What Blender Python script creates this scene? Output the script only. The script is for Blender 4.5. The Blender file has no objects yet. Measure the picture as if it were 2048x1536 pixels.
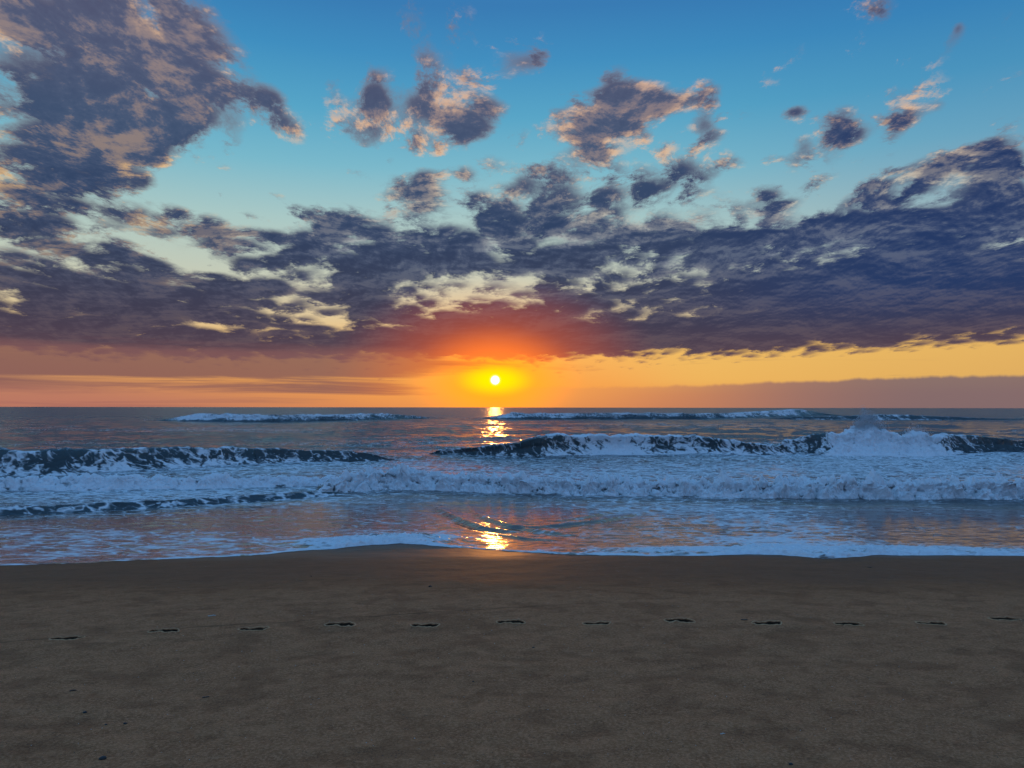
import bpy, math, random
import numpy as np
from mathutils import Vector

scene = bpy.context.scene
R = math.radians

# ------------------------------------------------------------------ camera
# sea level is z = 0; the photographer stands on the beach looking out to sea (+Y)
CAM_Z, FPX = 2.6, 1490.0                      # eye height above the sea, focal length in 2048-px units
cam_d = bpy.data.cameras.new('camera')
cam = bpy.data.objects.new('camera', cam_d)
scene.collection.objects.link(cam)
cam.location = (0, 0, CAM_Z)
cam.rotation_euler = (R(90 + 1.80), R(-0.08), 0)
cam_d.sensor_width = 36.0
cam_d.lens = 36.0 * FPX / 2048.0
cam_d.clip_start = 0.1
cam_d.clip_end = 60000
scene.camera = cam

# ------------------------------------------------------------------ exposure and sampling
vs = scene.view_settings
vs.view_transform = 'Standard'; vs.look = 'None'; vs.gamma = 1.0; vs.exposure = 0.0
vs.use_curve_mapping = False
scene.render.engine = 'CYCLES'
cy = scene.cycles
cy.use_adaptive_sampling = True; cy.adaptive_threshold = 0.02; cy.adaptive_min_samples = 12
cy.max_bounces = 3; cy.diffuse_bounces = 2; cy.glossy_bounces = 2; cy.transmission_bounces = 1; cy.transparent_max_bounces = 2
cy.sample_clamp_indirect = 4.0; cy.sample_clamp_direct = 0.0
cy.caustics_reflective = False; cy.caustics_refractive = False
cy.use_denoising = True

# ------------------------------------------------------------------ colour helpers
def lin1(c):
    c /= 255.0
    return c / 12.92 if c <= 0.04045 else ((c + 0.055) / 1.055) ** 2.4
def S(r, g, b):                                # sRGB 0-255 -> linear rgba
    return (lin1(r), lin1(g), lin1(b), 1.0)

class G:
    """small node-graph writer"""
    def __init__(s, tree):
        s.t = tree
        s.n = tree.nodes; s.l = tree.links
    def put(s, sock, v):
        if v is None: return
        if isinstance(v, bpy.types.NodeSocket): s.l.new(v, sock)
        elif isinstance(v, (tuple, list)) and sock.type == 'VECTOR': sock.default_value = v[:3]
        else: sock.default_value = v
    def node(s, t, **kw):
        n = s.n.new(t)
        for k, v in kw.items(): setattr(n, k, v)
        return n
    def m(s, op, a, b=None, c=None, clamp=False):
        n = s.node('ShaderNodeMath', operation=op, use_clamp=clamp)
        for i, v in enumerate((a, b, c)): s.put(n.inputs[i], v)
        return n.outputs[0]
    def v(s, op, a, b=None, scale=None):
        n = s.node('ShaderNodeVectorMath', operation=op)
        s.put(n.inputs[0], a); s.put(n.inputs[1], b)
        if scale is not None: s.put(n.inputs['Scale'], scale)
        return n.outputs['Value'] if op in ('LENGTH', 'DOT_PRODUCT', 'DISTANCE') else n.outputs[0]
    def xyz(s, a):
        n = s.node('ShaderNodeSeparateXYZ'); s.put(n.inputs[0], a); return n.outputs
    def comb(s, x, y, z):
        n = s.node('ShaderNodeCombineXYZ')
        for i, q in enumerate((x, y, z)): s.put(n.inputs[i], q)
        return n.outputs[0]
    def ss(s, v, a, b, to0=0.0, to1=1.0, kind='SMOOTHSTEP'):
        n = s.node('ShaderNodeMapRange', interpolation_type=kind)
        for i, q in enumerate((v, a, b, to0, to1)): s.put(n.inputs[i], q)
        return n.outputs[0]
    def noise(s, vec, scale, detail=4, rough=0.5, lac=2.0, dist=0.0, dims='3D', color=False, ntype='FBM'):
        n = s.node('ShaderNodeTexNoise', noise_dimensions=dims)
        n.noise_type = ntype
        s.put(n.inputs['Vector'], vec); s.put(n.inputs['Scale'], scale); s.put(n.inputs['Detail'], detail)
        s.put(n.inputs['Roughness'], rough); s.put(n.inputs['Lacunarity'], lac); s.put(n.inputs['Distortion'], dist)
        return n.outputs['Color'] if color else n.outputs[0]
    def voro(s, vec, scale, feature='F1', rand=1.0, dims='3D'):
        n = s.node('ShaderNodeTexVoronoi', feature=feature, voronoi_dimensions=dims)
        s.put(n.inputs['Vector'], vec); s.put(n.inputs['Scale'], scale); s.put(n.inputs['Randomness'], rand)
        return n.outputs['Distance']
    def ramp(s, f, stops, interp='LINEAR'):
        n = s.node('ShaderNodeValToRGB'); r = n.color_ramp; r.interpolation = interp
        while len(r.elements) < len(stops): r.elements.new(0.5)
        for e, (p, c) in zip(r.elements, stops): e.position = p; e.color = c
        s.put(n.inputs[0], f)
        return n.outputs[0]
    def mix(s, f, a, b, blend='MIX'):
        n = s.node('ShaderNodeMix', data_type='RGBA', blend_type=blend)
        s.put(n.inputs[0], f); s.put(n.inputs[6], a); s.put(n.inputs[7], b)
        return n.outputs[2]

# ------------------------------------------------------------------ world: dawn sky with a broken cloud deck
SUN_AZ, SUN_EL = R(-1.3), R(2.1)               # a little left of straight ahead, just above the horizon
world = bpy.data.worlds.new('World'); scene.world = world
world.use_nodes = True
world.cycles.sampling_method = 'MANUAL'; world.cycles.sample_map_resolution = 512
W = G(world.node_tree); W.n.clear()
tc = W.node('ShaderNodeTexCoord')
D = W.v('NORMALIZE', tc.outputs['Generated'])
dx, dy, dz = W.xyz(D)
az = W.m('ARCTAN2', dx, dy)
el = W.m('ARCSINE', dz)
zc = W.m('MAXIMUM', dz, 0.0)
elc = W.m('MAXIMUM', el, 0.0)
AE = W.comb(az, el, 0.0)

# clear sky: Nishita dawn sky plus the saturated colours of this morning, by elevation
sky = W.node('ShaderNodeTexSky', sky_type='NISHITA')
sky.sun_disc = False; sky.sun_elevation = SUN_EL; sky.sun_rotation = SUN_AZ
sky.air_density = 1.2; sky.dust_density = 1.5; sky.ozone_density = 2.0
def E(py): return math.atan((815 - py) / FPX)   # elevation that a height in the picture stands for
EM = R(60)
def st(py, c): return (E(py) / EM, S(*c))
grad = W.ramp(W.m('DIVIDE', elc, EM), [
    (0.0, S(214, 138, 92)), st(770, (232, 158, 88)), st(705, (240, 186, 104)), st(640, (226, 204, 160)),
    st(560, (200, 208, 190)), st(450, (172, 206, 204)), st(340, (122, 190, 210)), st(230, (84, 170, 206)),
    st(110, (60, 146, 198)), st(0, (52, 126, 186)), (0.66, S(74, 138, 204)), (1.0, S(104, 162, 224))])
# cooler and darker away from the sun's side
daz = W.m('ABSOLUTE', W.m('SUBTRACT', az, SUN_AZ))
side = W.ss(az, R(4), R(40))
grad = W.mix(W.m('MULTIPLY', side, W.ss(elc, R(3), R(14))), grad, W.mix(0.34, grad, S(36, 92, 168)))
lowfade = W.m('MULTIPLY', W.ss(daz, R(14), R(38)), W.ss(elc, R(7), R(1)))
grad = W.mix(W.m('MULTIPLY', lowfade, 0.62), grad, S(176, 128, 112))
west = W.ss(daz, R(55), R(120))
grad = W.mix(west, grad, W.ramp(W.m('DIVIDE', elc, EM), [(0.0, S(92, 116, 172)), (0.12, S(100, 132, 190)), (0.3, S(104, 154, 214)), (1.0, S(104, 162, 224))]))
grad = W.mix(W.m('MULTIPLY', W.m('MULTIPLY', W.ss(az, R(4), R(16)), W.ss(elc, R(0.8), R(2.2))), W.ss(elc, R(6.5), R(4.0), 0.0, 0.75)), grad, S(240, 190, 100))
clear = W.mix(0.9, W.v('SCALE', sky.outputs[0], scale=0.1), grad)

# cloud deck: noise on a plane overhead (so it shrinks and flattens towards the horizon)
k = W.m('DIVIDE', 1.0, W.m('ADD', zc, 0.15))
P = W.comb(W.m('MULTIPLY', dx, k), W.m('MULTIPLY', W.m('MULTIPLY', dy, k), 0.78), 0.0)
warp = W.noise(P, 2.0, 2, 0.5, dims='2D', color=True)
Pw = W.v('ADD', P, W.v('SCALE', W.v('SUBTRACT', warp, (0.5, 0.5, 0.5)), scale=0.14))
n_big = W.noise(Pw, 4.0, 3, 0.52, dims='2D')
n_fine = W.noise(Pw, 12.0, 6, 0.70, dims='2D')
puff = W.m('SUBTRACT', 0.5, W.voro(W.v('ADD', Pw, W.v('SCALE', W.comb(n_fine, W.m('SUBTRACT', 1.0, n_fine), 0.0), scale=0.12)), 8.5, 'F1', dims='2D'))

# where the clouds of this morning stand: (centre x, y, half width, half height, tilt, weight) in 2048x1536 picture units,
# turned into azimuth and elevation, plus the scattered cover that goes on all round
BL = [
 # the big bank at the upper left, with its gaps
 (60,60,190,90,20,.42),(230,110,170,120,45,.46),(400,130,120,130,50,.42),(120,230,220,90,15,.50),(330,235,130,60,20,.36),(450,200,70,60,30,.34),(70,330,170,70,10,.44),(190,300,110,50,15,.34),(250,290,80,30,20,.26),(60,395,120,30,0,.24),(60,445,130,34,6,.40),(330,270,60,40,-30,.2),
 (100,10,200,60,0,.34),(360,20,140,60,30,.30),(290,190,40,26,45,-.16),(150,90,18,50,-40,-.16),(300,40,18,40,-30,-.14),(560,330,200,80,-8,-.34),(640,90,100,120,0,-.34),(330,385,100,26,0,-.22),(530,210,50,60,20,.24),
 # scattered puffs
 (838,82,34,54,-22,.38),(895,66,28,44,-22,.30),(1040,108,52,34,10,.44),(1082,102,32,26,0,.36),(662,140,34,34,40,.36),(655,180,42,24,0,.26),(742,165,34,34,20,.44),(740,200,44,26,0,.36),(695,245,58,36,10,.52),(755,255,44,40,30,.42),(830,190,52,36,30,.46),(895,225,80,50,30,.54),(935,165,54,30,20,.26),(990,230,46,46,20,.36),(942,262,40,24,10,.3),(588,258,44,34,35,.44),(540,205,30,26,30,.26),
 (1240,165,44,40,0,.48),(1260,225,62,52,-10,.52),(1180,240,58,44,-20,.44),(1180,300,58,46,20,.52),(1290,260,36,34,0,.36),(1310,190,38,30,20,.42),(1345,205,30,24,0,.30),(1388,190,34,28,0,.44),(1420,200,34,44,0,.40),(1412,245,30,28,0,.32),(1440,265,40,18,-10,.30),
 (1597,214,26,14,0,.42),(1608,275,26,26,-20,.42),(1690,235,52,30,-10,.46),(1680,275,62,34,-10,.48),(1600,320,34,18,-10,.30),(1820,225,46,38,-25,.46),(1890,200,34,22,0,.42),(1940,215,36,18,-10,.26),(1790,265,34,20,-30,.28),(1740,8,36,26,0,.26),(1775,12,24,22,0,.26),(1925,55,30,18,-30,.20),(1930,42,12,10,0,.2),
 (690,330,44,26,30,.34),(640,322,26,18,10,.22),(825,282,32,28,10,.38),(880,300,24,26,0,.24),(788,350,26,14,0,.26),(845,340,40,20,0,.36),(930,340,34,22,10,.40),(862,388,52,44,20,.52),(800,380,40,26,20,.30),(580,322,20,14,20,.26),(285,362,28,18,0,.32),(268,384,24,10,20,.26),
 (1110,365,72,36,5,.54),(1045,350,30,22,0,.26),(1300,365,72,48,5,.52),(1380,335,56,36,-10,.46),(1450,325,44,26,-15,.38),(1345,300,34,24,0,.26),(1205,395,50,34,0,.36),(1440,400,44,20,-12,.28),
 (1570,402,64,20,-8,.44),(1530,390,40,18,-10,.26),(1730,383,48,26,-16,.46),(1630,362,36,10,-14,.22),(1900,325,62,34,-10,.50),(1840,355,54,26,-12,.44),(2010,310,60,40,-5,.56),(1990,350,70,34,-6,.48),(1540,315,36,14,-10,.22),
 # the broken deck
 (565,402,34,14,10,.32),(430,470,66,26,6,.46),(330,462,50,22,14,.36),(225,435,40,16,25,.30),(350,428,30,12,0,.24),(255,505,80,24,12,.42),(150,500,60,20,12,.30),(672,445,80,36,0,.54),(620,500,120,34,4,.46),(780,445,54,40,10,.40),(530,465,50,16,0,.28),(500,520,80,22,6,.36),
 (1060,445,130,66,8,.56),(960,410,50,34,0,.36),(880,505,110,44,8,.52),(1120,525,90,36,0,.50),(770,530,80,44,6,.46),(1220,480,70,40,0,.46),(1340,470,90,34,0,.50),(1450,480,90,34,0,.50),(1560,465,100,30,-3,.46),(1680,450,90,30,-6,.56),(1850,455,160,34,-6,.62),(2000,410,110,44,-8,.60),(1790,410,60,26,-10,.30),
 (960,550,40,12,0,-.22),(930,590,70,16,0,-.24),(1010,585,50,14,0,-.18),(960,500,120,40,0,.2),(1000,630,140,26,0,.22),(640,640,80,14,8,-.26),(560,600,60,12,10,-.20),(440,655,60,10,4,-.20),(790,655,70,10,0,-.20),(1090,490,50,12,-8,-.22),(1380,545,40,14,-25,-.24),(1740,492,130,8,-5,-.30),(1560,540,60,10,0,-.2),
 (1480,560,260,60,0,.36),(1900,520,300,50,-4,.3),(1800,590,380,80,0,.52),(1150,600,130,30,0,.28),(720,600,130,40,5,.30),(220,585,330,60,6,.44),(120,660,300,50,0,.34),(480,570,130,34,6,.34),(1040,668,420,32,0,.52),(1560,660,400,36,-2,.46),(420,700,420,26,0,.38),(980,700,300,24,0,.34),
 (300,490,200,26,8,-.30),(430,535,150,20,10,-.24),(120,520,110,16,14,-.2),(1900,722,330,24,-3,-.55),(1480,742,200,14,-4,-.3),
]
def gst(py, g): return (E(py) / EM, (g, g, g, 1))
cov = W.ramp(W.m('DIVIDE', elc, EM), [
    (0.0, (0, 0, 0, 1)), gst(765, 0), gst(722, .20), gst(695, .56), gst(610, .50), gst(520, .42),
    gst(450, .25), gst(390, .12), gst(320, .06), gst(60, .03), (0.8, (.16, .16, .16, 1)), (1.0, (.2, .2, .2, 1))])
covv = W.m('MULTIPLY_ADD', W.xyz(cov)[0], 1.15, 0.03)
Q1 = W.comb(W.m('MULTIPLY', az, az), W.m('MULTIPLY', az, el), W.m('MULTIPLY', el, el))
Q2 = W.comb(az, el, 1.0)
for (px, py, rx, ry, rot, w) in BL:
    u, v = (px - 1024) / FPX, (815 - py) / FPX
    a0, e0 = math.atan(u), math.atan(v / math.sqrt(1 + u * u))
    if w > 0 and py < 420: rx, ry = rx * 1.14, ry * 1.14
    sa, se = 1.16 / (rx / FPX / (1 + u * u)), 1.16 / (ry / FPX / math.sqrt(1 + u * u))
    c, d = math.cos(R(-rot)), math.sin(R(-rot))
    x1, x2 = c * sa, d * sa                    # rotated, scaled distance from the centre, as one quadratic form
    y1, y2 = -d * se, c * se
    A, B, C = x1 * x1 + y1 * y1, 2 * (x1 * x2 + y1 * y2), x2 * x2 + y2 * y2
    q2 = (2 * A * a0 + B * e0, 2 * C * e0 + B * a0, -(A * a0 * a0 + B * a0 * e0 + C * e0 * e0))
    r2 = W.m('ADD', W.v('DOT_PRODUCT', Q1, (-A, -B, -C)), W.v('DOT_PRODUCT', Q2, q2))
    covv = W.m('MULTIPLY_ADD', W.m('EXPONENT', r2), w * 1.25, covv)

dens = W.m('ADD', W.m('MULTIPLY', W.m('SUBTRACT', n_big, 0.5), 0.75), W.m('MULTIPLY', W.m('MULTIPLY', W.m('SUBTRACT', n_fine, 0.5), 1.2), W.ss(elc, R(3), R(12), 0.62, 1.0)))
dens = W.m('ADD', dens, W.m('MULTIPLY', puff, 0.55))
dens = W.m('ADD', dens, W.m('MULTIPLY', covv, W.ss(daz, R(50), R(95), 1.0, 0.62)))
alpha = W.ss(dens, 0.35, 0.90)
thick = W.ss(dens, 0.52, 0.98)

# light on the clouds: slate blue undersides, warm where thin or turned to the low sun
n_lit = W.noise(W.v('ADD', Pw, (0.035, 0.095, 0.0)), 4.0, 2, 0.52, dims='2D')
n_lit2 = W.noise(W.v('ADD', Pw, (0.009, 0.024, 0.0)), 12.0, 4, 0.70, dims='2D')
slope = W.m('ADD', W.m('MULTIPLY', W.m('SUBTRACT', n_big, n_lit), 2.2), W.m('MULTIPLY', W.m('SUBTRACT', n_fine, n_lit2), 2.4))
sd = W.v('DOT_PRODUCT', D, (math.sin(SUN_AZ) * math.cos(SUN_EL), math.cos(SUN_AZ) * math.cos(SUN_EL), math.sin(SUN_EL)))
elev = W.m('DIVIDE', elc, EM)
dark = W.ramp(elev, [(0.0, S(148, 96, 92)), st(755, (136, 88, 88)), st(710, (84, 66, 78)), st(650, (66, 62, 80)), st(560, (56, 64, 88)),
    st(450, (48, 66, 98)), st(300, (64, 82, 112)), st(120, (80, 86, 114)), (1.0, S(92, 100, 128))])
dark = W.mix(W.m('MULTIPLY', W.ss(az, R(6), R(30)), W.ss(elc, R(4), R(9))), dark, S(38, 58, 100))
lite = W.ramp(elev, [(0.0, S(232, 150, 96)), st(720, (236, 160, 96)), st(640, (236, 204, 150)), st(520, (172, 182, 188)),
    st(420, (196, 188, 172)), st(280, (228, 184, 146)), st(100, (206, 172, 154)), (1.0, S(190, 178, 180))])
lf = W.ss(az, R(-10), R(-30))                                     # the big bank on the left catches more of the sun
lite = W.mix(W.m('MULTIPLY', lf, 0.75), lite, W.mix(W.ss(elc, R(12), R(26)), S(246, 190, 104), S(234, 190, 146)))
lit = W.m('MULTIPLY', W.ss(slope, 0.0, 0.80), W.m('SUBTRACT', 1.0, W.m('MULTIPLY', W.ss(dens, 0.7, 1.15), 0.75)))
lit = W.m('ADD', lit, W.m('MULTIPLY', W.m('SUBTRACT', 1.0, thick), 0.20), clamp=True)
lit = W.m('MAXIMUM', lit, W.m('MULTIPLY', west, 0.8)); lite = W.mix(west, lite, S(118, 148, 200))
shade = W.m('ADD', W.m('MULTIPLY', W.ss(slope, -0.55, 0.55), 0.62), W.m('MULTIPLY', W.m('SUBTRACT', 1.0, thick), 0.5), clamp=True)
soft = W.mix(W.ss(elc, R(4.5), R(11)), S(104, 90, 100), S(102, 114, 140))
body = W.mix(W.m('MULTIPLY', shade, 0.5), dark, soft)
cloud = W.mix(W.m('MULTIPLY', lit, W.ss(elc, R(7.0), R(17.0), 0.08, 1.0)), body, lite)
# the glow of the low sun inside the cloud bank and the air around it
em = W.v('LENGTH', W.comb(W.m('MULTIPLY', W.m('SUBTRACT', az, SUN_AZ), 0.62), W.m('SUBTRACT', el, SUN_EL), 0.0))
g1 = W.ss(em, R(8.5), R(0.8)); g2 = W.ss(em, R(4.6), R(0.6)); g3 = W.ss(W.v('LENGTH', W.comb(W.m('MULTIPLY', W.m('SUBTRACT', az, SUN_AZ), 0.42), W.m('SUBTRACT', el, SUN_EL), 0.0)), R(1.45), R(0.2))
cloud = W.mix(W.m('MULTIPLY', g1, 0.9), cloud, S(206, 92, 50))
cloud = W.mix(g2, cloud, (1.35, 0.27, 0.030, 1))
cloud = W.mix(W.m('MULTIPLY', g3, 0.8), cloud, (1.8, 0.55, 0.01, 1))
clear = W.mix(W.m('MULTIPLY', W.ss(em, R(9), R(2)), 0.45), clear, S(255, 166, 66))
clear = W.mix(g2, clear, (1.7, 0.46, 0.012, 1))
clear = W.mix(g3, clear, (2.6, 0.90, 0.0, 1))
out = W.mix(alpha, clear, cloud)

# long thin bars of cloud in the orange gap, and the mauve bank lying on the horizon
Pb = W.comb(W.m('MULTIPLY', az, 3.2), W.m('MULTIPLY', el, 62.0), 3.7)
nb = W.noise(Pb, 1.0, 6, 0.58, dist=0.6)
bars = W.ramp(elev, [(0.0, (0, 0, 0, 1)), st(806, (0, 0, 0)), st(782, (70, 70, 70)), st(752, (150, 150, 150)), st(728, (170, 170, 170)), st(690, (20, 20, 20)), st(680, (0, 0, 0))])
bar_l = W.ss(az, R(3), R(-12), 0.12, 0.54)
ba = W.ss(W.m('ADD', W.m('MULTIPLY', W.xyz(bars)[0], 0.9), W.m('ADD', W.m('MULTIPLY', nb, 0.95), W.m('SUBTRACT', bar_l, 0.62))), 0.34, 0.60)
barc = W.mix(g1, S(128, 88, 88), S(226, 112, 50))
barc = W.mix(g3, barc, S(255, 186, 0))
ba = W.m('MULTIPLY', ba, W.ss(el, R(5.0), R(3.8)))
out = W.mix(W.m('MULTIPLY', ba, 0.85), out, barc)
nh = W.noise(W.comb(W.m('MULTIPLY', az, 26.0), 0.0, 0.0), 1.0, 5, 0.6)
top = W.m('ADD', W.m('MULTIPLY', W.ss(az, R(6), R(32)), R(0.55)), W.m('ADD', W.m('MULTIPLY', nh, R(0.7)), R(1.2)))
bank = W.m('MULTIPLY', W.ss(W.m('SUBTRACT', top, el), R(-0.12), R(0.16)), W.ss(az, R(-2), R(22)))
bankc = W.mix(W.ss(az, R(4), R(30)), S(204, 130, 92), S(124, 104, 108))
out = W.mix(W.m('MULTIPLY', bank, 0.9), out, bankc)
pink = W.m('MULTIPLY', W.ss(az, R(-10), R(-32)), W.ss(el, R(2.0), R(0.4)))
out = W.mix(W.m('MULTIPLY', pink, 0.7), out, S(184, 116, 100))

# the sun itself: a small white-hot disc with a yellow edge
ang = W.m('ARCCOSINE', W.m('MINIMUM', sd, 1.0))
halo = W.ss(ang, R(0.52), R(0.34))
disc = W.ss(ang, R(0.37), R(0.30))
out = W.mix(W.m('MULTIPLY', halo, 0.8), out, S(255, 250, 90))
out = W.mix(disc, out, (3.4, 2.7, 1.3, 1))
out = W.mix(W.ss(el, R(-0.1), R(-1.0)), out, S(70, 72, 84))      # below the horizon nothing shines
bg = W.node('ShaderNodeBackground'); W.put(bg.inputs[0], out); bg.inputs[1].default_value = 1.0
wo = W.node('ShaderNodeOutputWorld'); W.l.new(bg.outputs[0], wo.inputs[0])

# ------------------------------------------------------------------ sun lamp
sun_d = bpy.data.lights.new('sun', 'SUN')
sun_d.energy = 0.16; sun_d.angle = R(0.6); sun_d.color = (1.0, 0.36, 0.06)
sun = bpy.data.objects.new('sun', sun_d); scene.collection.objects.link(sun)
sv = Vector((math.sin(SUN_AZ) * math.cos(SUN_EL), math.cos(SUN_AZ) * math.cos(SUN_EL), math.sin(SUN_EL)))
sun.rotation_euler = sv.to_track_quat('Z', 'Y').to_euler()
sun.location = sv * 200

# ------------------------------------------------------------------ numpy noise
def _hash(ix, iy, iz, seed):
    h = (ix.astype(np.int64) * 374761393 + iy.astype(np.int64) * 668265263 + iz.astype(np.int64) * 2147483647 + seed * 1274126177) & 0xffffffff
    h = ((h ^ (h >> 13)) * 1274126177) & 0xffffffff
    return h ^ (h >> 16)
def pn2(x, y, seed=0):
    """2-D gradient noise, about -1..1"""
    x0 = np.floor(x); y0 = np.floor(y); fx = x - x0; fy = y - y0
    ux = fx * fx * fx * (fx * (fx * 6 - 15) + 10); uy = fy * fy * fy * (fy * (fy * 6 - 15) + 10)
    r = []
    z = np.zeros_like(x0)
    for j in (0, 1):
        for i in (0, 1):
            a = _hash(x0 + i, y0 + j, z, seed) * (2 * math.pi / 4294967296.0)
            r.append(np.cos(a) * (fx - i) + np.sin(a) * (fy - j))
    return 1.5 * ((r[0] * (1 - ux) + r[1] * ux) * (1 - uy) + (r[2] * (1 - ux) + r[3] * ux) * uy)
def pn3(x, y, z, seed=0):
    x0 = np.floor(x); y0 = np.floor(y); z0 = np.floor(z)
    fx = x - x0; fy = y - y0; fz = z - z0
    ux = fx * fx * (3 - 2 * fx); uy = fy * fy * (3 - 2 * fy); uz = fz * fz * (3 - 2 * fz)
    acc = 0
    for k_ in (0, 1):
        for j in (0, 1):
            for i in (0, 1):
                h = _hash(x0 + i, y0 + j, z0 + k_, seed)
                g = ((h & 1023) / 511.5 - 1) * (fx - i) + (((h >> 10) & 1023) / 511.5 - 1) * (fy - j) + (((h >> 20) & 1023) / 511.5 - 1) * (fz - k_)
                acc = acc + g * (ux if i else 1 - ux) * (uy if j else 1 - uy) * (uz if k_ else 1 - uz)
    return acc * 1.3
def fbm2(x, y, oct=4, gain=0.5, seed=0):
    a, s = 1.0, 0
    for o in range(oct):
        s = s + a * pn2(x * 2 ** o + 17.3 * o, y * 2 ** o - 9.1 * o, seed + o); a *= gain
    return s
def sstep(a, b, x):
    t = np.clip((x - a) / (b - a), 0, 1)
    return t * t * (3 - 2 * t)

# ------------------------------------------------------------------ mesh and object helpers
COL = scene.collection
def link(o, parent=None):
    COL.objects.link(o)
    if parent is not None: o.parent = parent
    return o
def mesh_np(name, V, F, smooth=True):
    """vertices (n,3) and quads (m,4) -> mesh"""
    me = bpy.data.meshes.new(name)
    V = np.ascontiguousarray(V, dtype=np.float32); F = np.ascontiguousarray(F, dtype=np.int32)
    n = F.shape[1]
    me.vertices.add(len(V)); me.vertices.foreach_set('co', V.ravel())
    me.loops.add(F.size); me.loops.foreach_set('vertex_index', F.ravel())
    me.polygons.add(len(F))
    me.polygons.foreach_set('loop_start', np.arange(0, F.size, n, dtype=np.int32))
    me.polygons.foreach_set('loop_total', np.full(len(F), n, dtype=np.int32))
    me.polygons.foreach_set('use_smooth', np.full(len(F), smooth, dtype=bool))
    me.update(calc_edges=True)
    return me
def attr(me, name, a):
    at = me.attributes.new(name, 'FLOAT', 'POINT')
    at.data.foreach_set('value', np.ascontiguousarray(a, dtype=np.float32).ravel())
def grid_faces(nr, nc):
    i = np.arange(nr - 1)[:, None] * nc + np.arange(nc - 1)[None, :]
    return np.stack([i, i + 1, i + nc + 1, i + nc], -1).reshape(-1, 4)
def compact(V, F, *arrs):
    used = np.unique(F); m = np.full(len(V), -1); m[used] = np.arange(len(used))
    return (V[used], m[F]) + tuple(a[used] for a in arrs)
def tag(o, label, cat, group=None):
    o['label'] = label; o['category'] = cat
    if group: o['group'] = group
    return o
def empty(name, loc=(0, 0, 0)):
    e = bpy.data.objects.new(name, None); e.empty_display_size = 0.3
    e.location = loc
    return link(e)
def material(name):
    m = bpy.data.materials.new(name); m.use_nodes = True
    m.node_tree.nodes.clear()
    return m, G(m.node_tree)

# ------------------------------------------------------------------ the lie of the beach
_py = np.array([-60, -20, 0, 3.4, 6.3, 9.0, 12.2, 15.0, 19.0, 24.0, 40.0, 200.0])
_pz = np.array([2.6, 1.7, 1.10, 0.95, 0.78, 0.58, 0.30, 0.165, 0.0, -0.22, -0.9, -6.0])
def beach(x, y):
    """height of the sand without its small relief"""
    ys = y - 0.10 * np.sin(x * 0.23 + 0.6)
    z = np.interp(ys, _py, _pz) * 0.5 + np.interp(ys - 1.1, _py, _pz) * 0.25 + np.interp(ys + 1.1, _py, _pz) * 0.25
    return z + 0.012 * pn2(x * 0.35, y * 0.35, 5) + 0.010 * pn2(x * 0.13 + 4, y * 0.5, 9)
def ground_at(px, py, z=None):
    """the point of the beach (or of the level z) that lies in the direction of a picture position"""
    u, v = (px - 1024) / FPX, (py - 815) / FPX
    if z is not None:
        y = (CAM_Z - z) / v
        return u * y, y
    y = 8.0
    for _ in range(60):
        y = 0.6 * y + 0.4 * (CAM_Z - float(beach(np.array([u * y]), np.array([y]))[0])) / v
    return u * y, y

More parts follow.
